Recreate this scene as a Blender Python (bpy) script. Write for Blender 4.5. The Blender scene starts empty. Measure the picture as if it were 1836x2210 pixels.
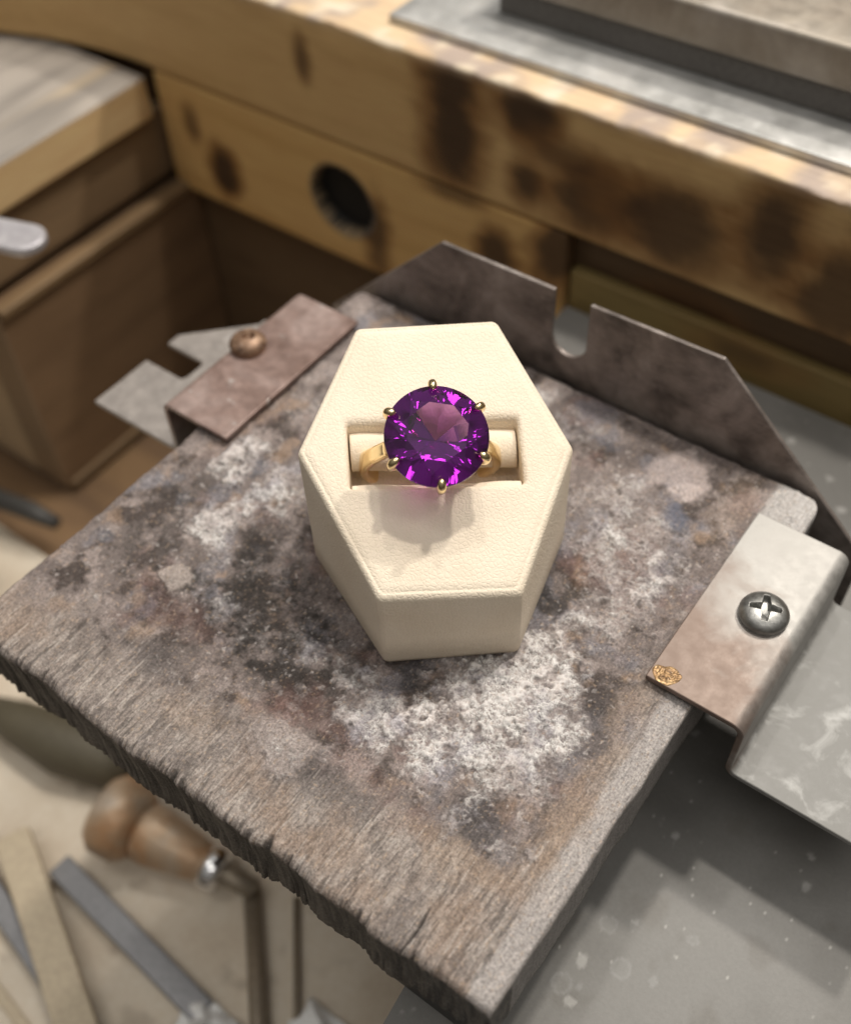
import bpy, bmesh, math, random
import numpy as np
from mathutils import Matrix, Vector

S = 0.01                      # everything below is written in centimetres
sc = bpy.context.scene
col = sc.collection
random.seed(7)

# ------------------------------------------------------------------ camera
CAM = np.array((6.918, -8.207, 14.2755))
RIGHT = Vector((0.80599, 0.59112, -0.03093)); DOWN = Vector((0.44151, -0.63516, -0.63375)); FWD = Vector((-0.39427, 0.49714, -0.77292))
cd = bpy.data.cameras.new('camera'); cam = bpy.data.objects.new('camera', cd); col.objects.link(cam)
m = Matrix.Identity(4)
for i, v in enumerate((RIGHT, -DOWN, -FWD)):
    for j in range(3): m[j][i] = v[j]
m.translation = Vector(CAM) * S
cam.matrix_world = m
cd.sensor_fit = 'VERTICAL'; cd.sensor_height = 24; cd.lens = 25.66
cd.clip_start = 0.005; cd.clip_end = 20
cd.dof.use_dof = True; cd.dof.focus_distance = 0.157; cd.dof.aperture_fstop = 25.66 / 3.0; cd.dof.aperture_blades = 0
sc.camera = cam

# ------------------------------------------------------------------ room light, bench lamps and added fill lights
w = bpy.data.worlds.new('World'); sc.world = w; w.use_nodes = True
nt = w.node_tree; nt.nodes.clear()
wo = nt.nodes.new('ShaderNodeOutputWorld'); bg = nt.nodes.new('ShaderNodeBackground')
tc = nt.nodes.new('ShaderNodeTexCoord'); sp = nt.nodes.new('ShaderNodeSeparateXYZ'); rp = nt.nodes.new('ShaderNodeValToRGB')
nt.links.new(tc.outputs['Generated'], sp.inputs[0])
mr = nt.nodes.new('ShaderNodeMapRange'); mr.inputs[1].default_value = -1; mr.inputs[2].default_value = 1
nt.links.new(sp.outputs['Z'], mr.inputs[0]); nt.links.new(mr.outputs[0], rp.inputs[0])
e = rp.color_ramp.elements
e[0].position = 0.40; e[0].color = (0.16, 0.13, 0.10, 1)
e[1].position = 1.0; e[1].color = (1.4, 1.36, 1.3, 1)
x = rp.color_ramp.elements.new(0.62); x.color = (0.34, 0.31, 0.27, 1)
x = rp.color_ramp.elements.new(0.80); x.color = (0.60, 0.57, 0.52, 1)
nt.links.new(rp.outputs[0], bg.inputs[0]); bg.inputs[1].default_value = 0.36
nt.links.new(bg.outputs[0], wo.inputs[0])

def lamp(name, loc, size, power, color, target=(0, 1, 0)):
    l = bpy.data.lights.new(name, 'AREA'); l.shape = 'DISK'; l.size = size * S; l.energy = power; l.color = color
    o = bpy.data.objects.new(name, l); col.objects.link(o)
    o.location = Vector(loc) * S
    o.rotation_euler = (Vector(target) - Vector(loc)).to_track_quat('-Z', 'Y').to_euler()
    return o
lamp('bench_lamp', (3, 20, 58), 3.4, 1.45, (1.0, 0.93, 0.83))
lamp('bench_lamp', (8, 37, 50), 3.4, 1.6, (1.0, 0.93, 0.83))
lamp('bench_lamp', (-10, 22, 58), 3.0, 0.6, (1.0, 0.95, 0.88))
def fill_panel(name, loc, length, width, power, color, rotz=0):
    l = bpy.data.lights.new(name, 'AREA'); l.shape = 'RECTANGLE'; l.size = length * S; l.size_y = width * S; l.energy = power; l.color = color
    o = bpy.data.objects.new(name, l); col.objects.link(o); o.location = Vector(loc) * S; o.rotation_euler = (0, 0, rotz)
for k, (lx, ly) in enumerate(((70, -60), (-60, -30), (-20, 90), (110, 50))):  # unseen fill lights, added for gem sparkle and light on the box front
    fill_panel('overhead_fill', (lx, ly, 180), 110, 14, 4.4, (1.0, 0.95, 0.88), math.radians(38))

sc.view_settings.view_transform = 'Standard'; sc.view_settings.look = 'None'
sc.view_settings.exposure = 0.0; sc.view_settings.gamma = 1; sc.view_settings.use_curve_mapping = False
sc.render.engine = 'CYCLES'
cy = sc.cycles
cy.use_denoising = True
cy.max_bounces = 24; cy.transmission_bounces = 24; cy.glossy_bounces = 10; cy.diffuse_bounces = 5
cy.caustics_refractive = True; cy.caustics_reflective = True; cy.blur_glossy = 0.4; cy.sample_clamp_indirect = 30

# ------------------------------------------------------------------ numpy noise
_rng = np.random.default_rng(3)
_perm = np.concatenate([_rng.permutation(256)] * 3)
_g = _rng.normal(size=(256, 3)); _g /= np.linalg.norm(_g, axis=1)[:, None]
_g0, _g1, _g2 = (np.ascontiguousarray(_g[:, k]).astype(np.float32) for k in range(3))
def pn(P, seed=0):
    P = np.asarray(P, float) + seed * 17.31
    I = np.floor(P); F_ = (P - I).astype(np.float32); I = I.astype(np.int32) & 255
    ix, iy, iz = I[..., 0], I[..., 1], I[..., 2]; fx, fy, fz = F_[..., 0], F_[..., 1], F_[..., 2]
    fade = lambda f: f * f * f * (f * (f * 6 - 15) + 10)
    ux, uy, uz = fade(fx), fade(fy), fade(fz); r = 0
    for dx in (0, 1):
        hx = _perm[(ix + dx) & 255]; wx_ = ux if dx else 1 - ux
        for dy in (0, 1):
            hy = _perm[hx + ((iy + dy) & 255)]; wy_ = wx_ * (uy if dy else 1 - uy)
            for dz in (0, 1):
                h = _perm[hy + ((iz + dz) & 255)]
                r = r + (_g0[h] * (fx - dx) + _g1[h] * (fy - dy) + _g2[h] * (fz - dz)) * wy_ * (uz if dz else 1 - uz)
    return r * 1.6
def fbm(P, sc_=1.0, oct=4, seed=0, gain=0.5, stretch=(1, 1, 1)):
    P = np.asarray(P, float) * np.array(stretch) * sc_
    r = 0; a = 1; t = 0
    for k in range(oct):
        r = r + a * pn(P, seed + k); t += a; a *= gain; P = P * 2.03
    return r / t * 1.5
def worley(P, s, seed=0):
    P = np.asarray(P, float)[..., :2] * s; i = np.floor(P).astype(int)
    best = np.full(P.shape[:-1], 9.0); idx = np.zeros(P.shape[:-1])
    for dx in (-1, 0, 1):
        for dy in (-1, 0, 1):
            c = i + np.array((dx, dy)); h = _perm[(_perm[(c[..., 0] + seed) & 255] + c[..., 1]) & 255]
            q = c + np.stack([_perm[h] / 255., _perm[h + 37] / 255.], -1)
            d = np.linalg.norm(P - q, axis=-1); mk_ = d < best
            best = np.where(mk_, d, best); idx = np.where(mk_, _perm[h + 91] / 255., idx)
    return best, idx
def sst(a, b, x):
    t = np.clip((x - a) / (b - a), 0, 1); return t * t * (3 - 2 * t)
def lerp(a, b, t):
    t = np.asarray(t)[..., None]; return a * (1 - t) + np.asarray(b) * t

# ------------------------------------------------------------------ object helpers
def tag(o, label=None, cat=None, group=None, kind=None):
    if label: o['label'] = label
    if cat: o['category'] = cat
    if group: o['group'] = group
    if kind: o['kind'] = kind
    return o
def empty(name, origin):
    o = bpy.data.objects.new(name, None); o.empty_display_size = 0.01; o.location = Vector(origin) * S
    o['org'] = list(map(float, origin)); col.objects.link(o); return o
def mk(name, verts, faces, mat, parent=None, origin=None, smooth=True, colors=None, merge=False, bevel=0, angle=None):
    verts = np.asarray(verts, float)
    if parent is not None: org = np.array(parent['org'])
    else: org = np.array(origin if origin is not None else (0, 0, 0), float)
    me = bpy.data.meshes.new(name)
    me.from_pydata(((verts - org) * S).tolist(), [], [list(map(int, f)) for f in faces])
    if colors is not None:
        a = me.color_attributes.new('Col', 'FLOAT_COLOR', 'POINT')
        c4 = np.ones((len(verts), 4), np.float32); c4[:, :colors.shape[1]] = np.clip(colors, 0, 1); a.data.foreach_set('color', c4.ravel())
    if merge:
        bm = bmesh.new(); bm.from_mesh(me); bmesh.ops.remove_doubles(bm, verts=bm.verts, dist=1.2e-5)
        bmesh.ops.recalc_face_normals(bm, faces=bm.faces); bm.to_mesh(me); bm.free()
    me.polygons.foreach_set('use_smooth', [smooth] * len(me.polygons)); me.update()
    if angle is not None: me.set_sharp_from_angle(angle=math.radians(angle))
    me.materials.append(mat)
    o = bpy.data.objects.new(name, me); col.objects.link(o)
    o['org'] = [float(v) for v in org]
    if parent is not None: o.parent = parent
    else: o.location = Vector(org) * S
    if bevel:
        b = o.modifiers.new('bevel', 'BEVEL'); b.width = bevel * S; b.segments = 3; b.limit_method = 'ANGLE'; b.angle_limit = math.radians(40)
    return o
def sub(parent_obj):          # lets a part carry sub-parts written in world cm
    return parent_obj
def axis_pts(lo, hi, r, res):
    n = max(1, int(round((hi - lo - 2 * r) / res)))
    p = list(np.linspace(lo + r, hi - r, n + 1))
    k = [lo + r * (1 - math.tan(a)) for a in (math.pi / 4, math.pi / 6, math.pi / 12)]
    k2 = [hi - r * (1 - math.tan(a)) for a in (math.pi / 12, math.pi / 6, math.pi / 4)]
    return np.array(k + p + k2)
def rbox(lo, hi, r, res):
    lo = np.array(lo, float); hi = np.array(hi, float); V = []; F = []; n0 = 0
    ax = [axis_pts(lo[k], hi[k], r, res) for k in range(3)]
    for k in range(3):
        a, b = (k + 1) % 3, (k + 2) % 3
        for side in (0, 1):
            A, B = np.meshgrid(ax[a], ax[b], indexing='ij')
            P = np.zeros(A.shape + (3,)); P[..., a] = A; P[..., b] = B; P[..., k] = hi[k] if side else lo[k]
            inner = np.clip(P, lo + r, hi - r); d = P - inner; L = np.linalg.norm(d, axis=-1, keepdims=True); L[L == 0] = 1
            P = inner + d / L * r
            na, nb = A.shape; V.append(P.reshape(-1, 3))
            I = np.arange(na * nb).reshape(na, nb) + n0
            q = np.stack([I[:-1, :-1], I[1:, :-1], I[1:, 1:], I[:-1, 1:]], -1).reshape(-1, 4)
            if not side: q = q[:, ::-1]
            F.append(q); n0 += na * nb
    return np.concatenate(V), np.concatenate(F)
def prism(poly, axis, a, b):
    """closed outline (list of 2-D points) swept along an axis from a to b"""
    n = len(poly); V = []
    for h in (a, b):
        for p in poly:
            q = list(p); q.insert(axis, h); V.append(q)
    F = [list(range(n))[::-1], [n + i for i in range(n)]] + [[i, (i + 1) % n, n + (i + 1) % n, n + i] for i in range(n)]
    return V, F
def join(*parts):
    V = []; F = []
    for v, f in parts:
        k = len(V); V += [list(p) for p in v]; F += [[i + k for i in q] for q in f]
    return V, F
def tube(pts, radii, seg=20, cap=True, flat=None):
    pts = [Vector(p) for p in pts]; V = []; F = []
    if not hasattr(radii, '__len__'): radii = [radii] * len(pts)
    up = None
    for i, p in enumerate(pts):
        t = (pts[min(i + 1, len(pts) - 1)] - pts[max(i - 1, 0)]).normalized()
        if up is None: up = t.orthogonal().normalized()
        up = (up - t * up.dot(t)).normalized(); s = t.cross(up)
        for k in range(seg):
            a = 2 * math.pi * k / seg
            V.append(p + (up * math.cos(a) + s * math.sin(a)) * radii[i])
    for i in range(len(pts) - 1):
        for k in range(seg):
            F.append([i * seg + k, i * seg + (k + 1) % seg, (i + 1) * seg + (k + 1) % seg, (i + 1) * seg + k])
    if cap: F.append(list(range(seg))[::-1]); F.append([(len(pts) - 1) * seg + k for k in range(seg)])
    return [list(v) for v in V], F
def lathe(axis0, axis1, prof, seg=40):
    """prof: (t along axis in cm, radius)"""
    a = Vector(axis0); d = (Vector(axis1) - a).normalized()
    return tube([a + d * t for t, r in prof], [max(r, 1e-4) for t, r in prof], seg)

# ------------------------------------------------------------------ material helpers
class M:
    def __init__(s, name):
        s.m = bpy.data.materials.new(name); s.m.use_nodes = True; s.n = s.m.node_tree.nodes; s.l = s.m.node_tree.links
        s.b = s.n['Principled BSDF']; s.tc = s.n.new('ShaderNodeTexCoord'); s.mp = s.n.new('ShaderNodeMapping')
        s.mp.inputs['Scale'].default_value = (100, 100, 100); s.l.new(s.tc.outputs['Object'], s.mp.inputs[0]); s.vec = s.mp.outputs[0]
    def stretch(s, v):
        k = s.n.new('ShaderNodeMapping'); k.inputs['Scale'].default_value = v; s.l.new(s.vec, k.inputs[0]); return k.outputs[0]
    def put(s, sock, v):
        if isinstance(v, bpy.types.NodeSocket): s.l.new(v, sock)
        else: sock.default_value = (*v, 1) if (hasattr(v, '__len__') and len(v) == 3 and sock.type == 'RGBA') else v
    def noise(s, scale, detail=4, rough=0.55, dist=0, vec=None):
        k = s.n.new('ShaderNodeTexNoise'); s.l.new(vec or s.vec, k.inputs['Vector'])
        k.inputs['Scale'].default_value = scale; k.inputs['Detail'].default_value = detail; k.inputs['Roughness'].default_value = rough; k.inputs['Distortion'].default_value = dist
        return k.outputs['Fac']
    def voro(s, scale, feat='F1', out='Distance', vec=None, rnd=1):
        k = s.n.new('ShaderNodeTexVoronoi'); k.feature = feat; s.l.new(vec or s.vec, k.inputs['Vector']); k.inputs['Scale'].default_value = scale; k.inputs['Randomness'].default_value = rnd
        return k.outputs[out]
    def ramp(s, f, stops):
        k = s.n.new('ShaderNodeValToRGB'); s.l.new(f, k.inputs[0]); e = k.color_ramp.elements
        for i, (p, c) in enumerate(stops):
            x = e[i] if i < 2 else e.new(p)
            x.position = p; x.color = (*c, 1) if hasattr(c, '__len__') else (c, c, c, 1)
        return k.outputs[0]
    def mix(s, f, a, b, mode='MIX'):
        k = s.n.new('ShaderNodeMix'); k.data_type = 'RGBA'; k.blend_type = mode
        s.put(k.inputs[0], f); s.put(k.inputs[6], a); s.put(k.inputs[7], b); return k.outputs[2]
    def math(s, op, a, b=0.0):
        k = s.n.new('ShaderNodeMath'); k.operation = op; s.put(k.inputs[0], a); s.put(k.inputs[1], b); return k.outputs[0]
    def attr(s):
        k = s.n.new('ShaderNodeAttribute'); k.attribute_name = 'Col'; return k.outputs['Color']
    def distort(s, amount, scale, detail=2):
        k = s.n.new('ShaderNodeTexNoise'); s.l.new(s.vec, k.inputs['Vector']); k.inputs['Scale'].default_value = scale; k.inputs['Detail'].default_value = detail
        a = s.n.new('ShaderNodeVectorMath'); a.operation = 'MULTIPLY_ADD'; s.l.new(k.outputs['Color'], a.inputs[0]); a.inputs[1].default_value = (amount,) * 3; s.l.new(s.vec, a.inputs[2]); return a.outputs[0]
    def bump(s, h, cm, strength=1.0, nrm=None):
        k = s.n.new('ShaderNodeBump'); k.inputs['Strength'].default_value = strength; k.inputs['Distance'].default_value = cm * S; s.l.new(h, k.inputs['Height'])
        if nrm: s.l.new(nrm, k.inputs['Normal'])
        return k.outputs[0]
    def set(s, **kw):
        for k, v in kw.items(): s.put(s.b.inputs[k.replace('_', ' ')], v)
        return s.m

def m_leather():
    k = M('cream leatherette'); d = k.distort(0.05, 9)
    v = k.voro(15, 'DISTANCE_TO_EDGE', vec=d); h = k.ramp(v, [(0, 0.0), (0.22, 1.0)])
    fine = k.noise(60, 2)
    h2 = k.mix(0.15, h, fine)
    patch = k.noise(1.1, 3)
    n = k.bump(h2, 0.008, 0.6); n = k.bump(k.noise(5, 3), 0.01, 0.5, n)
    c = k.mix(k.ramp(patch, [(0.35, 0.0), (0.65, 1.0)]), (0.80, 0.695, 0.555), (0.83, 0.735, 0.60))
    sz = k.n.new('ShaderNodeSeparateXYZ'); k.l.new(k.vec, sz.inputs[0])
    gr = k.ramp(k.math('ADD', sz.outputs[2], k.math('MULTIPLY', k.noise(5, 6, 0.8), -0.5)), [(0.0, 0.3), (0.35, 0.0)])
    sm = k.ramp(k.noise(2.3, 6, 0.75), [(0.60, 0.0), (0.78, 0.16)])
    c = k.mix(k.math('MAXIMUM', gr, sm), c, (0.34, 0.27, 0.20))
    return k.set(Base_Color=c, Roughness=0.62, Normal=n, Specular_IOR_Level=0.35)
def m_cushion():
    k = M('cream cushion leatherette'); d = k.distort(0.05, 9)
    h = k.ramp(k.voro(15, 'DISTANCE_TO_EDGE', vec=d), [(0, 0.0), (0.2, 1.0)])
    return k.set(Base_Color=(0.81, 0.70, 0.56), Roughness=0.6, Normal=k.bump(h, 0.005, 0.5), Specular_IOR_Level=0.35)
def m_gold():
    k = M('yellow gold'); return k.set(Base_Color=(0.94, 0.76, 0.45), Metallic=1.0, Roughness=k.ramp(k.noise(14, 3), [(0.3, 0.10), (0.7, 0.2)]))
def m_gem():
    k = M('purple gemstone'); nt = k.m.node_tree; k.n.remove(k.b)
    g = k.n.new('ShaderNodeBsdfGlass'); g.inputs['IOR'].default_value = 1.76; g.inputs['Roughness'].default_value = 0.0; g.inputs['Color'].default_value = (1, 1, 1, 1)
    v = k.n.new('ShaderNodeVolumeAbsorption'); v.inputs['Color'].default_value = (0.67, 0.12, 0.725, 1); v.inputs['Density'].default_value = 300
    o = k.n['Material Output']; k.l.new(g.outputs[0], o.inputs['Surface']); k.l.new(v.outputs[0], o.inputs['Volume'])
    return k.m
def m_board():
    k = M('burnt board'); at = k.n.new('ShaderNodeAttribute'); at.attribute_name = 'Col'; c = at.outputs['Color']; cr = at.outputs['Alpha']
    g = k.noise(9, 5, 0.65, 0.5, k.stretch((4.0, 0.7, 2)))
    f = k.noise(26, 5, 0.7)
    c = k.mix(0.55, c, k.ramp(g, [(0.3, 0.28), (0.7, 0.74)]), 'OVERLAY')
    c = k.mix(0.75, c, k.ramp(f, [(0.3, 0.16), (0.72, 0.84)]), 'OVERLAY')
    pw = k.noise(17, 6, 0.78, 0.8); pw2 = k.noise(42, 3, 0.6)
    wm = k.math('MULTIPLY', cr, k.ramp(k.math('ADD', k.math('MULTIPLY', pw, 0.7), k.math('MULTIPLY', pw2, 0.3)), [(0.44, 0.0), (0.56, 1.0)]))
    c = k.mix(wm, c, (0.84, 0.82, 0.80))
    dm = k.math('MULTIPLY', cr, k.ramp(pw, [(0.34, 0.7), (0.43, 0.0)])); c = k.mix(dm, c, (0.09, 0.075, 0.068))
    ps = k.ramp(k.noise(30, 5, 0.75, 0.6), [(0.58, 0.0), (0.67, 0.5)])          # fine ash dust everywhere
    c = k.mix(k.math('MULTIPLY', ps, k.ramp(k.noise(1.2, 3), [(0.40, 0.1), (0.62, 1.0)])), c, (0.60, 0.56, 0.53))
    spk = k.ramp(k.noise(60, 2, 0.5), [(0.62, 0.0), (0.70, 1.0)])
    ro = k.mix(spk, k.ramp(f, [(0.3, 0.75), (0.7, 0.5)]), (0.16, 0.16, 0.16))
    n = k.bump(g, 0.02, 0.5); n = k.bump(f, 0.035, 0.75, n); n = k.bump(wm, 0.008, 0.5, n); n = k.bump(k.noise(70, 2), 0.014, 0.7, n)
    return k.set(Base_Color=c, Roughness=ro, Normal=n, Specular_IOR_Level=0.6)
def m_vcol(name, rough=0.55, bump=0.01, scale=10, st=(1, 1, 1), amt=0.3, spec=0.4, metallic=0.0):
    k = M(name); g = k.noise(scale, 5, 0.6, 0.2, k.stretch(st))
    c = k.mix(amt, k.attr(), k.ramp(g, [(0.25, 0.3), (0.75, 0.7)]), 'OVERLAY')
    return k.set(Base_Color=c, Roughness=rough, Normal=k.bump(g, bump, 0.6), Specular_IOR_Level=spec, Metallic=metallic)
def m_steel(name, c0, c1, c2, rough=(0.3, 0.5), sc_=1.2, metallic=0.85, st=(1, 1, 1), spots=None):
    k = M(name); v = k.stretch(st)
    a = k.noise(sc_, 5, 0.6, 0.4, v); b = k.noise(sc_ * 5, 4, 0.6, 0, v)
    c = k.ramp(a, [(0.32, c0), (0.68, c2), (0.5, c1)])
    c = k.mix(0.35, c, k.ramp(b, [(0.3, 0.32), (0.7, 0.68)]), 'OVERLAY')
    me = metallic
    if spots:
        sm = k.ramp(k.noise(3.2, 3, 0.5), [(0.66, 0.0), (0.72, 1.0)])
        c = k.mix(sm, c, spots); me = k.math('MULTIPLY', k.math('SUBTRACT', 1.0, sm), metallic)
    fine = k.noise(30, 3, 0.6, 0, v)
    scr = k.noise(14, 2, 0.5, 0, k.stretch((0.25, 6, 6))); sr = k.ramp(scr, [(0.62, 0.0), (0.70, 1.0)])
    c = k.mix(k.math('MULTIPLY', sr, 0.35), c, (0.55, 0.52, 0.50))
    r = k.ramp(b, [(0.3, rough[0]), (0.7, rough[1])])
    return k.set(Base_Color=c, Metallic=me, Roughness=r, Normal=k.bump(scr, 0.002, 0.5, k.bump(fine, 0.003, 0.5)))
def m_plain(name, c, rough=0.5, metallic=0.0, n=8, var=0.35, bump=0.01):
    k = M(name); f = k.noise(n, 4)
    return k.set(Base_Color=k.mix(var, c, k.ramp(f, [(0.25, 0.25), (0.75, 0.75)]), 'OVERLAY'), Roughness=rough, Metallic=metallic, Normal=k.bump(f, bump, 0.5))

LEATHER = m_leather(); CUSH = m_cushion(); GOLD = m_gold(); GEM = m_gem(); BOARD = m_board()
WOODX = m_vcol('pine along the bench', 0.55, 0.02, 3, (0.25, 3, 3), 0.35, 0.2)
WOODY = m_vcol('pine towards the front', 0.5, 0.02, 3, (3, 0.25, 3), 0.35)
BASEM = m_vcol('dull base plate metal', 0.5, 0.004, 18, (1, 1, 1), 0.18, 0.35, 0.0)
PLATE = m_steel('oxidised steel', (0.075, 0.063, 0.057), (0.21, 0.178, 0.162), (0.34, 0.30, 0.28), (0.32, 0.55), 0.9, 0.55)
def m_clipb():
    k = M('heat tinted clip steel'); sp_ = k.n.new('ShaderNodeSeparateXYZ'); k.l.new(k.vec, sp_.inputs[0])
    a = k.noise(0.8, 5, 0.6, 0.6); b = k.noise(5, 5, 0.65); up = k.ramp(sp_.outputs[2], [(0.3, 0.0), (0.9, 1.0)])
    c = k.mix(up, (0.33, 0.30, 0.28), k.ramp(a, [(0.35, (0.19, 0.125, 0.105)), (0.65, (0.38, 0.29, 0.265)), (0.5, (0.29, 0.205, 0.18))]))
    c = k.mix(k.ramp(k.noise(3.2, 3, 0.5), [(0.66, 0.0), (0.73, 0.8)]), c, (0.55, 0.52, 0.50))
    c = k.mix(0.4, c, k.ramp(b, [(0.3, 0.3), (0.7, 0.7)]), 'OVERLAY')
    scr = k.noise(14, 2, 0.5, 0, k.stretch((6, 0.25, 6)))
    return k.set(Base_Color=c, Metallic=0.35, Roughness=k.ramp(b, [(0.3, 0.32), (0.7, 0.5)]), Normal=k.bump(scr, 0.003, 0.5, k.bump(k.noise(30, 3), 0.003, 0.5)))
CLIPB = m_clipb()
def m_clip():
    k = M('bright clip steel'); sp_ = k.n.new('ShaderNodeSeparateXYZ'); k.l.new(k.vec, sp_.inputs[0]); X_, Y_ = sp_.outputs[0], sp_.outputs[1]
    a = k.noise(0.9, 5, 0.6, 0.6); b = k.noise(5, 4, 0.6); fine = k.noise(30, 3, 0.6)
    fl = k.ramp(k.math('ADD', X_, k.math('MULTIPLY', a, 0.05)), [(0.03, 0.0), (0.10, 1.0)])
    heat_ = k.ramp(k.math('ADD', k.math('MULTIPLY', k.math('ADD', Y_, X_), 0.22), a), [(0.05, 1.0), (0.45, 0.0)])
    c = k.mix(heat_, (0.33, 0.32, 0.305), (0.175, 0.13, 0.108))
    c = k.mix(fl, c, (0.20, 0.197, 0.188))
    wh = k.ramp(k.noise(1.6, 4, 0.6, 0.5), [(0.56, 0.0), (0.74, 0.7)])
    c = k.mix(k.math('MULTIPLY', wh, fl), c, (0.52, 0.52, 0.51))
    c = k.mix(0.45, c, k.ramp(b, [(0.3, 0.3), (0.7, 0.7)]), 'OVERLAY')
    return k.set(Base_Color=c, Metallic=k.math('MULTIPLY', k.math('SUBTRACT', 1.0, fl), 0.45), Roughness=k.ramp(b, [(0.3, 0.42), (0.7, 0.6)]), Normal=k.bump(fine, 0.003, 0.5))
CLIPG = m_clip()
SCREWG = m_steel('zinc screw', (0.22, 0.22, 0.21), (0.30, 0.30, 0.29), (0.38, 0.38, 0.37), (0.3, 0.45), 3, 0.9)
SCREWR = m_steel('rusty screw', (0.09, 0.05, 0.032), (0.22, 0.13, 0.08), (0.36, 0.24, 0.16), (0.35, 0.65), 5, 0.4)
STRIP = m_steel('aluminium strip', (0.42, 0.42, 0.41), (0.55, 0.55, 0.54), (0.62, 0.61, 0.59), (0.35, 0.5), 0.5, 0.5)
BLOCK = m_steel('dull brown steel', (0.25, 0.21, 0.17), (0.34, 0.30, 0.25), (0.44, 0.40, 0.36), (0.4, 0.6), 0.5, 0.35)
DARK = m_plain('dark iron', (0.06, 0.058, 0.055), 0.55, 0.3)
SOLDER = m_steel('gold coloured solder', (0.14, 0.08, 0.045), (0.38, 0.24, 0.12), (0.66, 0.47, 0.26), (0.35, 0.6), 6, 0.7)

# ================================================================== setting
FZ = -11.7
def grid(x0, x1, y0, y1, z, res):
    xs = np.arange(x0, x1 + res / 2, res); ys = np.arange(y0, y1 + res / 2, res)
    A, B = np.meshgrid(xs, ys, indexing='ij'); P = np.stack([A, B, np.full_like(A, z)], -1)
    I = np.arange(A.size).reshape(A.shape)
    F = np.stack([I[:-1, :-1], I[1:, :-1], I[1:, 1:], I[:-1, 1:]], -1).reshape(-1, 4)
    return P.reshape(-1, 3), F
v, f = grid(-24, 16, -16, 12, FZ - 0.1, 0.4)
cfl = lerp(np.array((0.16, 0.10, 0.06)) * np.ones((len(v), 1)), (0.24, 0.15, 0.08), sst(-.3, .4, fbm(v, 0.5, 4, 5, stretch=(.2, 1.5, 1))))
tag(mk('floor', v, f, WOODX, colors=cfl), kind='structure')

# liner sheet lying in the bottom, with dust and filings
v, f = grid(-20, 8, -13, 0.6, FZ, 0.12)
v[:, 2] += 0.05 + 0.06 * fbm(v, 0.4, 3, 9)
cl = lerp(np.array((0.68, 0.60, 0.49)) * np.ones((len(v), 1)), (0.60, 0.51, 0.40), sst(-.2, .5, fbm(v, 0.35, 4, 11)))
cl = lerp(cl, (0.30, 0.24, 0.18), 0.5 * sst(.3, .6, fbm(v, 1.0, 4, 15)))
LINER = m_vcol('dusty liner', 0.7, 0.02, 8)
tag(mk('drawer_liner', v, f, LINER, origin=(-6, -6, FZ), colors=cl), 'dusty beige liner sheet under the loose tools at lower left', 'liner')

# ------------------------------------------------------------------ workbench
def wood_cols(P, base, dark, seed, st, knots=(), front=None, fs=(0.4, 4)):
    c = np.ones((len(P), 1)) * np.array(base)
    g = fbm(P, 0.9, 4, seed, stretch=st)
    c = lerp(c, dark, sst(-0.1, 0.7, g) * 0.55)
    wob = fbm(P, 1.0, 4, seed + 3, stretch=(.55, 1, 1.3)); wob2 = fbm(P, 3.0, 3, seed + 8)
    for (kx, kz, rx, rz, k) in knots:
        d = np.sqrt(((P[:, 0] - kx) / rx) ** 2 + ((P[:, 2] - kz) / rz) ** 2) + 0.38 * wob + 0.13 * wob2
        c = lerp(c, (0.24, 0.115, 0.04), k * 0.85 * sst(1.75, 0.85, d))
        c = lerp(c, (0.042, 0.028, 0.02), k * .85 * sst(1.1, 0.5, d))
    return c
bench = tag(empty('workbench', (-6, 12, FZ)), 'scorched pine workbench front with hole and left arm rest', 'workbench')
PINE = (0.64, 0.43, 0.20); PINED = (0.50, 0.31, 0.13)
kn_up = [(-6.2, 0.75, 0.85, 1.6, 1), (-4.2, 1.55, 0.75, 0.7, 1), (-4.2, -0.05, 0.5, 0.55, .9), (-2.3, 0.1, 1.1, 0.9, .9), (-0.7, 0.1, 1.3, 1.0, .85),
         (1.6, 0.9, 0.75, 1.2, .9), (3.2, 0.0, 0.9, 1.2, .8), (-10.6, 1.0, 0.22, 0.55, .7), (5.2, .6, 1.2, .9, .7), (-3.4, 0.9, .9, .4, .5)]
v, f = rbox((-24, 10, -1.0), (12, 22, 2.12), 0.12, 0.16)
keep = None
bend = np.clip(-v[:, 0] - 16.5, 0, None)
edge = sst(0.6, 0.0, np.abs(v[:, 2] - 2.12) + np.abs(v[:, 1] - 10))
v2 = v.copy(); v2[:, 1] -= 0.04 * bend ** 2
v2[:, 1] += edge * 0.07 * (fbm(v, 1.5, 4, 21)); v2[:, 2] -= edge * 0.05 * np.abs(fbm(v, 2.2, 3, 22))
topm = sst(1.95, 2.1, v[:, 2])
cu = wood_cols(v, PINE, PINED, 30, (.15, 1.5, 1.5), kn_up)
tp = lerp(np.array((0.66, 0.50, 0.33)) * np.ones((len(v), 1)), (0.42, 0.34, 0.29), sst(-.1, .5, fbm(v, 0.7, 4, 40)))
tp = lerp(tp, (0.72, 0.62, 0.48), sst(.1, .5, fbm(v, 1.1, 3, 44)))
cu = cu * (1 - topm[:, None]) + tp * topm[:, None]
mk('bench_top', v2, f, WOODX, bench, colors=cu, merge=True)

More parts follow.
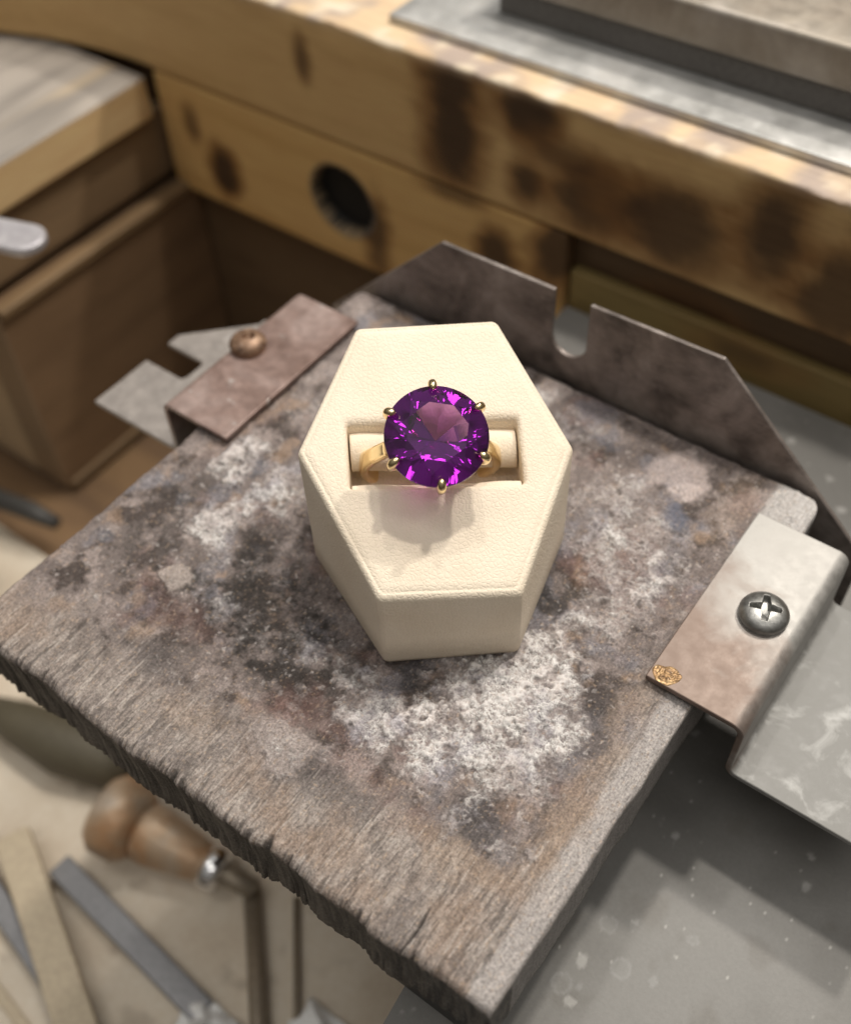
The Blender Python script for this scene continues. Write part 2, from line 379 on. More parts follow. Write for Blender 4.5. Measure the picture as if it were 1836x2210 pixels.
kn_lo = [(-14.2, -3.45, 0.5, 0.75, 1), (-15.2, -2.3, 0.3, 0.55, .6), (-8.75, -3.3, 0.45, 1.1, .8), (-5.0, -2.3, 0.55, 0.6, .9), (-3.3, -1.7, 0.65, 1.1, .9), (-6.3, -1.1, .9, .25, .6), (-4.2, -4.0, .8, .5, .5)]
v, f = rbox((-16.4, 10.03, -4.68), (-3.05, 12, -1.06), 0.1, 0.06)
d = np.hypot(v[:, 0] + 9.84, v[:, 2] + 2.76); fr = np.abs(v[:, 1] - 10.03) < 0.02
cu = wood_cols(v, (0.66, 0.43, 0.18), (0.53, 0.31, 0.11), 60, (.15, 1.5, 1.5), kn_lo)
q_ = fr & (d > .955) & (d < 1.045); kk = 1 / np.maximum(d, .1)
v[q_, 0] = -9.84 + (v[q_, 0] + 9.84) * kk[q_]; v[q_, 2] = -2.76 + (v[q_, 2] + 2.76) * kk[q_]
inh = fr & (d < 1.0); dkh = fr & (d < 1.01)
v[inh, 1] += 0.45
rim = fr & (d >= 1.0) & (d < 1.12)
cu[rim] = cu[rim] * 0.4 + 0.07; cu[dkh] = (0.02, 0.019, 0.018)  # shallow hole: the shade of its depth is painted near-black
mk('front_rail', v, f, WOODX, bench, colors=cu, merge=True)

v, f = rbox((-24, 10.55, FZ), (14, 11.2, -1.06), 0.05, 0.3)
mk('back_panel', v, f, WOODX, bench, colors=wood_cols(v, (0.15, 0.10, 0.058), (0.10, 0.066, 0.04), 70, (.15, 1.5, 1.5), [(0, -2.2, 1.2, .5, .5), (5.5, -1.8, 1.2, .9, .5)]), merge=True)
v, f = rbox((-3.0, 10.2, -3.9), (14, 10.53, -2.1), 0.06, 0.2)
mk('lower_ledge', v, f, WOODX, bench, colors=wood_cols(v, (0.27, 0.20, 0.08), (0.17, 0.12, 0.05), 75, (.15, 1.5, 1.5), [(1.5, -2.5, 1.2, .4, .5)]), merge=True)

v, f = rbox((-22.5, -3, -2.35), (-16.4, 9.75, -1.1), 0.08, 0.16)
ca = wood_cols(v, (0.66, 0.47, 0.25), (0.58, 0.38, 0.18), 80, (1.5, .12, 1.5))
t = sst(-1.2, -1.13, v[:, 2])
ga = lerp(np.array((0.40, 0.36, 0.32)) * np.ones((len(v), 1)), (0.27, 0.245, 0.22), sst(-.2, .5, fbm(v, 1.2, 4, 85, stretch=(1, .15, 1))))
ga = lerp(ga, (0.52, 0.42, 0.30), 0.7 * sst(.25, .5, fbm(v, 1.0, 3, 88, stretch=(1.2, .12, 1))))
mk('arm_rest', v, f, WOODY, bench, colors=ca * (1 - t[:, None]) + ga * t[:, None], merge=True)

BR = (0.20, 0.125, 0.07); BRD = (0.13, 0.08, 0.045)
v, f = rbox((-21, 2.8, FZ), (-16.0, 10.5, -4.75), 0.06, 0.25)
cc = wood_cols(v, BR, BRD, 90, (1.5, .12, 1.5), [(-16, -7.0, 9, .35, 0.0)])
fr = sst(2.87, 2.8, v[:, 1]); cc = lerp(cc, (0.30, 0.21, 0.13), fr); cc = lerp(cc, (0.55, 0.41, 0.26), fr * sst(-17.3, -17.6, v[:, 0]))
mk('side_panel', v, f, WOODY, bench, colors=cc, merge=True)
for z0, z1 in ((-4.75, -4.45), (-11.6, -11.3)):
    v, f = rbox((-16.3, 2.9, z0), (-15.86, 10.5, z1), 0.05, 0.3)
    mk('edge_strip', v, f, WOODY, bench, colors=wood_cols(v, (0.20, 0.13, 0.068), (0.15, 0.095, 0.05), 92, (1.5, .12, 1.5)), merge=True)
v, f = rbox((-21, 0.5, -4.4), (-16.7, 10.5, -2.4), 0.05, 0.3)
mk('upper_panel', v, f, WOODY, bench, colors=wood_cols(v, (0.24, 0.16, 0.09), BRD, 95, (1.5, .12, 1.5)), merge=True)

# metal strip and steel block on the bench top
v, f = rbox((-8.48, 10.75, 2.14), (12, 13.4, 2.32), 0.03, 0.6)
tag(mk('metal_strip', v, f, STRIP, origin=(2, 12, 2.14), merge=True), 'flat pale grey metal strip lying along the bench top edge', 'metal strip')
sb = tag(empty('steel_block', (2, 14, 2.34)), 'long dull steel block over a dark shadow band at top right', 'steel block')
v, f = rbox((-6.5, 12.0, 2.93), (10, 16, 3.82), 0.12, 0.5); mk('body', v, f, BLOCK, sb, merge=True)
v, f = rbox((-6.4, 12.12, 2.33), (9.9, 15.9, 2.925), 0.05, 0.5); mk('foot', v, f, m_plain('grey shadow band', (0.15, 0.14, 0.13), 0.55, 0.2), sb, merge=True)  # dark lower part added to stand in for the shadow band below the block

# ------------------------------------------------------------------ base plate under the board
base = tag(empty('base_plate', (6, 0, -3.3)), 'dull grey spotted metal base plate under the board at lower right', 'base plate')
BZ = -3.0
xs = np.arange(-3, 14.01, 0.045); ys = np.arange(-9, 10.01, 0.045)
A, B = np.meshgrid(xs, ys, indexing='ij')
left = np.interp(B, (-9, -4.6, 5.2, 10), (3.75, 3.3, -2.9, -2.9))
A = left + (14 - left) * ((A + 3) / 17)
P = np.stack([A, B, np.full_like(A, BZ)], -1).reshape(-1, 3)
I = np.arange(A.size).reshape(A.shape)
F = np.stack([I[:-1, :-1], I[1:, :-1], I[1:, 1:], I[:-1, 1:]], -1).reshape(-1, 4)
def spots(P, c, lst, rim=(0.34, 0.34, 0.335), seed=0, k=.38):
    w_ = fbm(P, 2.5, 3, 100 + seed)
    for (sx, sy, r, ring) in lst:
        d = np.hypot(P[:, 0] - sx, P[:, 1] - sy) / r + 0.45 * w_
        mk_ = sst(1.0, .8, d) * (1 - ring * sst(.8, .5, d))
        c = lerp(c, rim, k * mk_)
    return c
cb = np.ones((len(P), 1)) * np.array((0.175, 0.17, 0.16))
cb = lerp(cb, (0.21, 0.205, 0.195), sst(-.2, .5, fbm(P, 0.5, 4, 101)))
cb = lerp(cb, (0.14, 0.13, 0.115), .5 * sst(.2, .6, fbm(P, 1.0, 4, 102)))
wd, wi = worley(P, 1.5, 5)
cb = lerp(cb, (0.62, 0.61, 0.59), .35 * sst(.13, .05, wd + .15 * fbm(P, 5, 2, 103)) * (wi > .75))
wd, wi = worley(P, 5, 9)
cb = lerp(cb, (0.6, 0.59, 0.56), .5 * sst(.10, .05, wd) * (wi > .9))
cb = spots(P, cb, [(5.35, -2.15, .15, .7), (5.2, -3.3, .2, .85), (5.8, -2.6, .17, .6), (6.3, -2.5, .1, 0), (5.45, -3.2, .07, 0), (7, -3.4, .22, .85), (6.5, -1.6, .1, .6), (8.2, -2.5, .16, .8)])
mk('plate', P, F, BASEM, base, colors=cb)
bp = [(3.75, -9), (14, -9), (14, 10), (-2.9, 10), (-2.9, 5.2), (3.3, -4.6)]
v, f = prism(bp, 2, -3.3, -3.004)
mk('underside', v, f, DARK, base, smooth=False)
v, f = rbox((2.6, -4.75, -2.99), (4.5, 4.6, -1.42), 0.12, 0.4)
mk('support_block', v, f, DARK, base, merge=True)

# ------------------------------------------------------------------ notched plate behind the board
def arc(cx, cz, r, a0, a1, n=14):
    return [(cx + r * math.cos(math.radians(a0 + (a1 - a0) * i / n)), cz + r * math.sin(math.radians(a0 + (a1 - a0) * i / n))) for i in range(n + 1)]
poly = [(-5.9, -2.99), (5.9, -2.99), (5.9, -1.05), (2.71, 1.92), (0.20, 1.86)]
poly += arc(-0.16, 0.88, 0.36, 0, -180) + [(-0.52, 1.88), (-2.96, 1.86), (-5.9, -1.0)]
v, f = prism(poly, 1, 5.1, 5.19)
PLATEO = mk('notched_plate', v, f, PLATE, origin=(0, 5.15, -2.99), smooth=False, bevel=0.02)
tag(PLATEO, 'upright dark steel plate with U-shaped notch behind the board', 'steel plate')

# ------------------------------------------------------------------ board
def board():
    n = 660; H = 5.0; T = -1.42
    s = np.linspace(-1, 1, n)
    s = np.sign(s) * (1 - (1 - np.abs(s)) ** 1.0)
    A, B = np.meshgrid(s * H, s * H, indexing='ij')
    # rounded back corners
    r = 0.38
    for sx in (-1, 1):
        ax, ay = A * sx - (H - r), B - (H - r)
        d = np.maximum(np.hypot(ax, ay), 1e-9); mx = np.maximum(np.maximum(ax, ay), 1e-9)
        q = (ax > 0) & (ay > 0); k = np.where(q, mx / d, 1)
        A = np.where(q, sx * ((H - r) + ax * k), A); B = np.where(q, (H - r) + ay * k, B)
    P = np.stack([A, B, np.zeros_like(A)], -1)
    x, y = A, B
    N = lambda sc_, o=4, sd=0, st=(1, 1, 1), g=.5: fbm(P, sc_, o, sd, g, st)
    big = N(.55, 4, 1); mid = N(1.6, 5, 2, g=.6); fine = N(5, 4, 3, g=.6); grain = N(4.2, 4, 4, (2.8, .35, 1), .6); grain2 = N(11, 3, 5, (2.2, .30, 1))
    wx = x + .30 * N(1.3, 4, 6) + .1 * N(5, 3, 16); wy = y + .30 * N(1.3, 4, 7) + .1 * N(5, 3, 17)
    def blob(cx, cy, rx, ry, rot=0, soft=.45):
        c, s_ = math.cos(rot), math.sin(rot); dx, dy = wx - cx, wy - cy
        d = np.hypot((dx * c + dy * s_) / rx, (-dx * s_ + dy * c) / ry); return sst(1 + soft, 1 - soft, d)
    # heat zone: everything but the worn wood along the front and right edges
    fb = N(7, 3, 18, (2.2, .45, 1))
    heat = sst(-4.35, -3.2, y + .5 * big + .45 * mid + .2 * fb) * sst(4.65, 3.9, x + .25 * mid + .15 * big)
    heat = np.clip(heat - .6 * blob(4.1, -4.2, 1.6, 1.0, -.3), 0, 1)
    colr = np.ones(A.shape + (1,)) * np.array((0.235, 0.200, 0.175))
    colr = lerp(colr, (0.36, 0.32, 0.285), .8 * sst(-.3, .45, grain + .4 * fb))
    colr = lerp(colr, (0.10, 0.085, 0.075), .8 * sst(.08, .5, grain2 + .3 * mid))
    colr = lerp(colr, (0.30, 0.20, 0.13), .32 * sst(.05, .5, N(.8, 4, 20)))
    colr = lerp(colr, (0.13, 0.11, 0.10), .6 * sst(.05, .5, N(1.1, 5, 19, g=.6)))
    colr = lerp(colr, (0.40, 0.38, 0.365), .7 * sst(4.55, 4.68, x + .06 * mid))
    # heated surface: brown greys
    hc = np.ones(A.shape + (1,)) * np.array((0.165, 0.136, 0.124))
    hc = lerp(hc, (0.055, 0.040, 0.034), sst(-.05, .35, mid))
    hc = lerp(hc, (0.29, 0.245, 0.225), .85 * sst(0, .45, N(1.9, 5, 23, g=.65)))
    hc = lerp(hc, (0.18, 0.105, 0.09), .35 * sst(.2, .5, N(1.0, 4, 24)))
    hc = lerp(hc, (0.185, 0.19, 0.22), .5 * sst(.2, .5, N(.9, 4, 25)))
    hc = lerp(hc, (0.32, 0.22, 0.145), .5 * sst(.3, .6, N(1.4, 4, 26)))
    # burnt dark brown left of and in front of the box
    dk = np.clip(blob(-1.3, -2.0, 1.3, .75, .2) + blob(-.1, -2.5, .75, .8) + .8 * blob(-2.2, -2.7, 1.3, .6) + .7 * blob(-3.5, -2.4, .8, .5) + .9 * blob(2.35, .75, .5, .5)
                 + .7 * blob(-2.0, -1.3, .9, .8) + .6 * blob(-3.9, -1.2, .5, .9) + .7 * blob(1.3, -1.6, .8, .3, .5), 0, 1)
    hc = lerp(hc, (0.022, 0.016, 0.013), .95 * dk * sst(-.4, .2, N(2.4, 5, 27, g=.65)))
    red = np.clip(blob(.2, -3.1, .35, .5) + blob(2.6, -3.6, .5, .3) + .7 * blob(-2.4, -2.9, .8, .3) + .5 * blob(2.4, 1.5, .3, .3) + .5 * blob(-4.3, .9, .3, 1.0) + .6 * blob(1.6, -3.5, .4, .4), 0, 1)
    hc = lerp(hc, (0.16, 0.08, 0.065), .45 * red)
    colr = lerp(colr, hc, heat)
    dk2 = np.clip(blob(3.5, -3.0, .55, .35) + .7 * blob(3.2, -2.45, .3, .3) + .7 * blob(3.95, -1.0, .3, .8) + .6 * blob(1.4, -3.9, .9, .3) + .6 * blob(-2.0, -3.7, .9, .3), 0, 1)
    colr = lerp(colr, (0.060, 0.052, 0.052), .8 * dk2)
    og = np.clip(blob(4.4, -2.4, .25, .9, .1) + blob(3.4, -3.6, .8, .25) + .7 * blob(4.3, -.6, .2, .9) + .7 * blob(-1.0, -4.1, .5, .3) + .6 * blob(-4.4, 1.2, .3, 1.2) + .6 * blob(3.8, 4.0, .25, .9), 0, 1)
    colr = lerp(colr, (0.30, 0.22, 0.155), .4 * og)
    # flux crust: pale bubbled deposits
    cz = np.clip(1.15 * blob(2.9, -.75, .8, .95, .3) + blob(2.6, -1.75, .95, .6, .3) + .8 * blob(1.3, -2.6, .65, .45, .3) + .6 * blob(3.1, .9, .5, .8) + .75 * blob(2.7, -2.5, .9, .5, .2) + .6 * blob(3.75, -1.6, .35, .6)
                 + .45 * blob(3.2, -3.15, .22, .35) + .5 * blob(4.05, -3.0, .25, .3) + .5 * blob(.5, -2.2, .5, .3)
                 + .85 * blob(-3.75, .1, .35, .75, -.2) + .65 * blob(-3.1, -1.1, .5, .5) + .5 * blob(-2.9, -.3, .4, .5) + .5 * blob(.4, -3.8, .6, .35) + .55 * blob(2.3, 3.0, .8, .9)
                 + .45 * blob(2.8, 2.0, .8, .6) + .7 * blob(-2.6, .3, .5, .9) + .6 * blob(2.0, -1.1, .8, .3, .5) + .5 * blob(3.6, 2.2, .4, 1.0) + .5 * blob(0, 4.2, 1.6, .5) + .5 * blob(-3.3, 2.4, .5, 1.3) + .3 * blob(-1.5, -2.0, 2.2, 1.0), 0, 1.2)
    cn = N(2.2, 6, 40, g=.72); crust = sst(.02, .75, cz * .95 + .75 * cn - .20)
    hol = sst(.12, .42, N(2.4, 5, 47, g=.6)); crust = crust * (1 - .85 * hol)
    wz = sst(-.05, .40, N(1.7, 5, 49, g=.65) + .40 * (cz - .6)); crw = crust * (.18 + .82 * wz)
    wd, wi = worley(P + .06 * np.stack([N(4, 2, 41), N(4, 2, 42), 0 * x], -1), 5.5, 3); wd2, wi2 = worley(P + .03 * np.stack([N(9, 2, 43), N(9, 2, 44), 0 * x], -1), 12, 8)
    bub = sst(.75, .1, wd) * .6 + sst(.7, .1, wd2) * .4
    cc = np.ones(A.shape + (1,)) * np.array((0.33, 0.29, 0.275))
    cc = lerp(cc, (0.74, 0.70, 0.67), sst(.25, .8, bub * .8 + .65 * cn + .3 * fine + .25 * N(1.1, 3, 48)) * sst(.45, 1.0, cz))
    cc = lerp(cc, (0.34, 0.33, 0.37), .7 * sst(0, .5, N(1.3, 4, 45)))
    pit = sst(.10, .5, N(4.5, 5, 46, g=.65)) * sst(.95, .25, bub)
    cc = lerp(cc, (0.075, 0.06, 0.052), .85 * pit)
    colr = lerp(colr, cc, crust * .92)
    # loose white flecks and glassy beads
    wd3, wi3 = worley(P + .08 * np.stack([N(6, 2, 50), N(6, 2, 51), 0 * x], -1), 3.2, 21)
    fl = sst(.15, .08, wd3 + .14 * fine) * (wi3 > .7) * np.clip(.1 + cz + .2 * heat, 0, 1)
    wd4, wi4 = worley(P + .05 * np.stack([N(8, 2, 52), N(8, 2, 53), 0 * x], -1), 8, 33); fl4 = sst(.2, .1, wd4 + .16 * fine) * (wi4 > .82) * np.clip(.1 + cz + .4 * heat, 0, 1)
    fl = np.maximum(fl, fl4)
    colr = lerp(colr, (0.64, 0.60, 0.57), .6 * fl)
    # round pale flake and the pink spot near the back
    fk = sst(1.1, .85, np.hypot((wx + 2.9) / .38, (wy + 2.42) / .30)); colr = lerp(colr, (0.34, 0.295, 0.265), .85 * fk)
    gp = sst(1.15, .7, np.hypot((wx - .41) / .62, (wy + 3.75) / .38)); colr = lerp(colr, (0.30, 0.26, 0.24), .8 * gp)
    pk = blob(2.75, 4.2, .55, .45, 0, .25); colr = lerp(colr, (0.56, 0.48, 0.45), .7 * pk)
    colr = lerp(colr, (0.12, 0.13, 0.17), .75 * blob(3.04, 3.34, .35, .25))
    # clean right strip at the back and light scratches along the grain
    cs = sst(4.15, 4.3, x + .08 * mid) * sst(1.6, 2.8, y); colr = lerp(colr, (0.48, 0.47, 0.45), .75 * cs)
    scr = sst(.55, .68, N(9, 2, 60, (3.2, .16, 1)) + .15 * grain) * (1 - heat); colr = lerp(colr, (0.50, 0.46, 0.42), .45 * scr)
    gol = sst(.5, .6, N(16, 2, 61)); colr = lerp(colr, (0.45, 0.33, 0.22), .35 * gol)
    # relief
    h = .010 * grain + .010 * grain2 * (1 - heat) + heat * (.045 * mid + .028 * fine) - .08 * dk * heat - .02 * heat
    h = h + crust * (.035 + .035 * bub + .04 * cn + .02 * fine - .05 * pit) + .025 * fl + .05 * fk + .03 * gp - .02 * sst(4.55, 4.65, x)
    # worn edges: rounded, frayed end grain along the front
    fray = N(5.0, 4, 70, (3.4, .25, 1), .65) + .25 * N(2, 3, 71)
    e1 = y + H; irr = sst(-.5, .5, N(1.3, 3, 75)); fray = .75 * fray * (.3 + irr) - .15 * (1 - irr); rr = .09 + .10 * np.clip(fray + .2, 0, 1) + .05 * np.clip(big, -1, 1)
    t = np.clip(1 - e1 / rr, 0, 1); h = h - t ** 2 * (.08 + .08 * np.clip(fray + .15, 0, 1))
    cut = np.exp(-e1 / .22) * np.clip(sst(.1, .55, fray), 0, 1); h = h - .055 * cut
    colr = lerp(colr, (0.085, 0.075, 0.065), np.clip(  .7 * cut + .5 * t * sst(-.1, .4, fray), 0, 1))
    crk = np.exp(-((x - 3.62 - .04 * np.sin(y * 5)) / .012) ** 2) * sst(-4.2, -4.6, y); h = h - .12 * crk; colr = lerp(colr, (0.02, 0.018, 0.015), crk)
    e2 = np.minimum(H - np.abs(x), H - y); t2 = np.clip(1 - e2 / .10, 0, 1); h = h - (1 - np.sqrt(np.clip(1 - t2 ** 2, 0, 1))) * .08 - .03 * t2 * np.clip(mid, 0, 1)
    colr = np.clip(colr * np.array((1.14, 1.12, 1.14)), 0, .85)
    Z = h - .02; Y = B.copy(); X_ = A.copy()
    fy = sst(1.2, 0, e1)
    Y = Y + fy * (.045 * fray * sst(.3, 0, e1) + .10 * N(.8, 3, 72))
    X_ = X_ + sst(.5, 0, H - np.abs(x)) * .035 * N(.9, 3, 74)
    V = np.stack([X_, Y, Z], -1).reshape(-1, 3); C = colr.reshape(-1, 3)
    I = np.arange(n * n).reshape(n, n)
    F = np.stack([I[:-1, :-1], I[1:, :-1], I[1:, 1:], I[:-1, 1:]], -1).reshape(-1, 4)
    loop = np.concatenate([I[:-1, 0], I[-1, :-1], I[1:, -1][::-1], I[0, 1:][::-1]])
    Vs = [V]; Cs = [C]; Fs = [F]; prev = loop; base_ = len(V); L = len(loop)
    top = V[loop]; rows = 9
    for k in range(1, rows + 1):
        q = top.copy(); tt = k / rows; q[:, 2] = top[:, 2] * (1 - tt) + T * tt
        inn = fbm(q, 5, 3, 80, stretch=(1.6, 1.6, .25)); fr = top[:, 1] < -4.5
        q[:, 1] += np.where(fr, .03 * inn + .04 * math.sin(tt * 3), 0); q[:, 0] += np.where(fr, 0, -.02 * np.sign(q[:, 0]) * np.abs(inn) * (np.abs(q[:, 0]) > 4.5))
        cz_ = lerp(np.ones((L, 1)) * np.array((0.11, 0.098, 0.085)), (0.04, 0.035, 0.032), sst(-.2, .4, inn))
        cz_ = lerp(cz_, np.array((0.30, 0.28, 0.27)), np.where(fr, 0, .8))
        Vs.append(q); Cs.append(cz_); cur = base_ + np.arange(L); base_ += L
        Fs.append(np.stack([prev, cur, np.roll(cur, -1), np.roll(prev, -1)], -1)); prev = cur
    V = np.concatenate(Vs); C = np.concatenate(Cs)
    faces = np.concatenate(Fs).tolist() + [prev.tolist()[::-1]]
    return V, faces, np.concatenate([C, np.concatenate([crw.ravel(), np.zeros(len(C) - n * n)])[:, None]], 1)
v, f, c = board()
tag(mk('soldering_board', v, f, BOARD, origin=(0, 0, -1.42), colors=c), 'square charred grey wooden soldering board crusted with white flux', 'board')

# ------------------------------------------------------------------ clips
def clip(sx):
    th = .05
    cl = [(4.22, .10)] + [(5.62, .10)]
    cl += [(5.62 + .16 * math.sin(a), -.06 + .16 * math.cos(a)) for a in np.linspace(.25, math.pi / 2, 6)]
    cl += [(5.78, -1.0)] + [(5.94 - .16 * math.cos(a), -1.0 - .16 * math.sin(a)) for a in np.linspace(.25, math.pi / 2, 6)]
    out = []; inn = []
    for i, p in enumerate(cl):
        a = Vector(cl[max(0, i - 1)]); b = Vector(cl[min(len(cl) - 1, i + 1)]); t = (b - a).normalized(); nn = Vector((-t.y, t.x))
        out.append(tuple(Vector(p) + nn * th)); inn.append(tuple(Vector(p) - nn * th))
    ring = out + inn[::-1]
    V, F = [], []
    n = len(cl)
    for y in (0.22, 4.02):
        for p in ring: V.append((p[0], y, p[1]))
    m_ = len(ring)
    for i in range(m_):
        if i != n - 1: F.append([i, (i + 1) % m_, m_ + (i + 1) % m_, m_ + i])
    for i in range(n - 1):
        F.append([i, m_ - 1 - i, m_ - 2 - i, i + 1]); F.append([m_ + i, m_ + i + 1, 2 * m_ - 2 - i, 2 * m_ - 1 - i])
    pl = [(5.94, .22), (8.1, .22), (8.1, 1.68), (7.1, 1.68), (7.04, 1.8), (7.04, 2.2), (7.1, 2.3), (8.1, 2.3), (8.1, 2.62), (6.9, 3.85), (6.9, 4.02), (5.94, 4.02)]
    if sx > 0: pl = [(5.94, .22), (8.6, .22), (8.6, 4.02), (5.94, 4.02)]
    pv, pf = prism(pl, 2, -1.21, -1.11); pf = pf[:-1]
    parts = [(V, F), (pv, pf)]
    V, F = join(*parts)
    V = [(sx * p[0], p[1], p[2]) for p in V]
    if sx < 0: F = [q[::-1] for q in F]
    return V, F
def screw(cx, cy, z0, R, hgt, rot, cross=True):
    nr, na = 64, 160; V = []; F = []
    for i in range(nr + 1):
        t = i / nr
        rr = R * math.sin(t * math.pi / 2) if t < 1 else R
        for k in range(na):
            a = 2 * math.pi * k / na; px, py = rr * math.cos(a), rr * math.sin(a)
            u = rr / R; z = hgt * (0.30 + 0.70 * (max(0, 1 - u ** 2.6)) ** .55)
            ca, sa = math.cos(rot), math.sin(rot); qa, qb = abs(px * ca + py * sa), abs(-px * sa + py * ca)
            if cross:
                w1 = .048 * R / .31; l1 = .62 * R
                def arm(a_, b_):
                    return max(0, min(1, (w1 * (1.25 - .55 * b_ / l1) - a_) / .008)) * max(0, min(1, (l1 - b_) / .015))
                dep = max(arm(qa, qb), arm(qb, qa)); z -= dep * hgt * .85 * (1 - .35 * max(qa, qb) / l1)
            else:
                dd = math.hypot(px - .02, py - .03) / R; z -= .45 * hgt * max(0, min(1, (.36 - dd) / .12)) * (1 if not (qa < .03) else .6)
                z += .02 * math.sin(px * 11 + 1) * math.cos(py * 9) * (1 - u)
            V.append((cx + px, cy + py, z0 + z))
    b = len(V)
    for k in range(na):
        a = 2 * math.pi * k / na; V.append((cx + R * .97 * math.cos(a), cy + R * .97 * math.sin(a), z0))
    for i in range(nr + 1):
        for k in range(na):
            F.append([i * na + k, (i + 1) * na + k, (i + 1) * na + (k + 1) % na, i * na + (k + 1) % na])
    return V, F
for sx, mat, lab in ((1, CLIPG, 'bright bent steel clip with grey cross-head screw and gold solder drop'), (-1, CLIPB, 'brown heat-tinted bent steel clip with rusty screw and slotted foot')):
    e_ = tag(empty('holding_clip', (sx * 5.8, 2.1, -1.21)), lab, 'clip', 'bent clips holding the board')
    v, f = clip(sx); mk('bent_sheet', v, f, mat, e_, smooth=True, bevel=.02, merge=True, angle=35)
    if sx > 0:
        v, f = screw(5.17, 2.17, .15, .385, .25, math.radians(20)); s_ = mk('screw', v, f, SCREWG, e_)
        s_['label'] = 'grey pan head screw with cross recess'
        nn = 40; V = []; F = []
        for i in range(nn):
            for j in range(nn):
                a, b = i / (nn - 1) * 2 - 1, j / (nn - 1) * 2 - 1
                px, py = 4.46 + .22 * a, .40 + .17 * b; q = np.array((px * 9, py * 9, 0.))
                d = math.hypot(a, b) + .35 * float(pn(q * .6, 3)); hh = .035 * max(0, 1 - d * d) ** .5 * (1 + .5 * float(pn(q * .8, 5)) + .7 * float(pn(q * 2.3, 6))) - .008
                V.append((px, py, .152 + hh))
        for i in range(nn - 1):
            for j in range(nn - 1): F.append([i * nn + j, (i + 1) * nn + j, (i + 1) * nn + j + 1, i * nn + j + 1])
        mk('solder_drop', V, F, SOLDER, e_)
    else:
        v, f = screw(-5.5, 2.25, .15, .36, .28, .4, False); s_ = mk('screw', v, f, SCREWR, e_); s_['label'] = 'rusty brown screw with blunted recess'

# ------------------------------------------------------------------ ring box
BXA = 0.7025; U = np.array((math.cos(BXA), math.sin(BXA), 0)); Vd = np.array((-math.sin(BXA), math.cos(BXA), 0)); BO = np.array((0.3133, 0.4675, 0.0))
TOP0, GX, GY = 2.384, -0.0664, 0.3557
def bx(u, v_, h): return BO + U * u + Vd * v_ + np.array((0, 0, h))
def top(u, v_): return TOP0 + GX * u + GY * v_
box = tag(empty('ring_box', (BO[0], BO[1], 0)), 'cream leatherette hexagonal ring stand with slanted top and slot', 'ring stand')
HEX = [(-1.08, 2.0), (-2.05, .06), (-1.01, -2.085), (1.02, -2.08), (2.03, .02), (1.09, 2.085)]       # counter-clockwise
SLOT = [(-1.31, .47), (-1.31, -.49), (1.23, -.49), (1.23, .50)]
SC = (-0.03, 0.0)
def rounded(poly, r, n=8):
    out = []
    k = len(poly)
    for i in range(k):
        p0, p, p1 = Vector(poly[i - 1]), Vector(poly[i]), Vector(poly[(i + 1) % k]); a = (p0 - p).normalized(); b = (p1 - p).normalized()
        half = a.angle(b) / 2; t = r / math.tan(half); c = p + (a + b).normalized() * (r / math.sin(half))
        s0 = (p + a * t) - c; s1 = (p + b * t) - c; ang = s0.angle_signed(s1)
        for j in range(n + 1):
            w_ = -ang * j / n; out.append((c.x + s0.x * math.cos(w_) - s0.y * math.sin(w_), c.y + s0.x * math.sin(w_) + s0.y * math.cos(w_)))
    return out
def inset(poly, t):
    k = len(poly); out = []
    for i in range(k):
        p0, p, p1 = Vector(poly[i - 1]), Vector(poly[i]), Vector(poly[(i + 1) % k]); d0 = (p - p0).normalized(); d1 = (p1 - p).normalized()
        n0 = Vector((-d0.y, d0.x)); n1 = Vector((-d1.y, d1.x)); m_ = (n0 + n1); out.append(tuple(p + m_ * (t / (1 + n0.dot(n1)))))
    return out
def radial(poly, angs):
    out = []; k = len(poly)
    for a in angs:
        dx, dy = math.cos(a), math.sin(a); best = None
        for i in range(k):
            x1, y1 = poly[i][0] - SC[0], poly[i][1] - SC[1]; x2, y2 = poly[(i + 1) % k][0] - SC[0], poly[(i + 1) % k][1] - SC[1]
            den = dx * (y2 - y1) - dy * (x2 - x1)
            if abs(den) < 1e-12: continue
            t = (x1 * (y2 - y1) - y1 * (x2 - x1)) / den; s_ = (x1 * dy - y1 * dx) / den
            if t > 0 and -1e-9 <= s_ <= 1 + 1e-9 and (best is None or t < best): best = t
        out.append((SC[0] + dx * best, SC[1] + dy * best))
    return out
angs = set(np.linspace(-math.pi, math.pi, 240, endpoint=False).tolist())
for p in rounded(HEX, .12, 6) + rounded(SLOT, .05, 5): angs.add(math.atan2(p[1] - SC[1], p[0] - SC[0]))
angs = sorted(angs); NA = len(angs)
rings = []
def addring(poly, hfun): rings.append([bx(p[0], p[1], hfun(*p)) for p in radial(poly, angs)])
HR = lambda t, r=.12: rounded(inset(HEX, t), max(.03, r - t * .3), 6)
addring(HR(.05), lambda a, b: 0.0); addring(HR(0.01), lambda a, b: 0.03); addring(HR(0.0), lambda a, b: 0.10)
for q in (.2, .4, .6, .8): addring(HR(0), lambda a, b, q=q: .1 + (top(a, b) - .28) * q)
for a_ in (0, 22, 45, 68, 82):
    a_ = math.radians(a_); addring(HR(.085 * (1 - math.cos(a_))), lambda a, b, a_=a_: top(a, b) - .10 + .085 * math.sin(a_))
addring(HR(.092), lambda a, b: top(a, b) - .026); addring(HR(.105), lambda a, b: top(a, b) - .018)      # seam where the top inlay starts
addring(HR(.14), lambda a, b: top(a, b) - .003); addring(HR(.2), lambda a, b: top(a, b))
SR = lambda t: rounded(inset(SLOT, -t), .05 + max(t, 0), 5)
H_ = HR(.2)
ho = radial(H_, angs); hi_ = radial(SR(.10), angs)
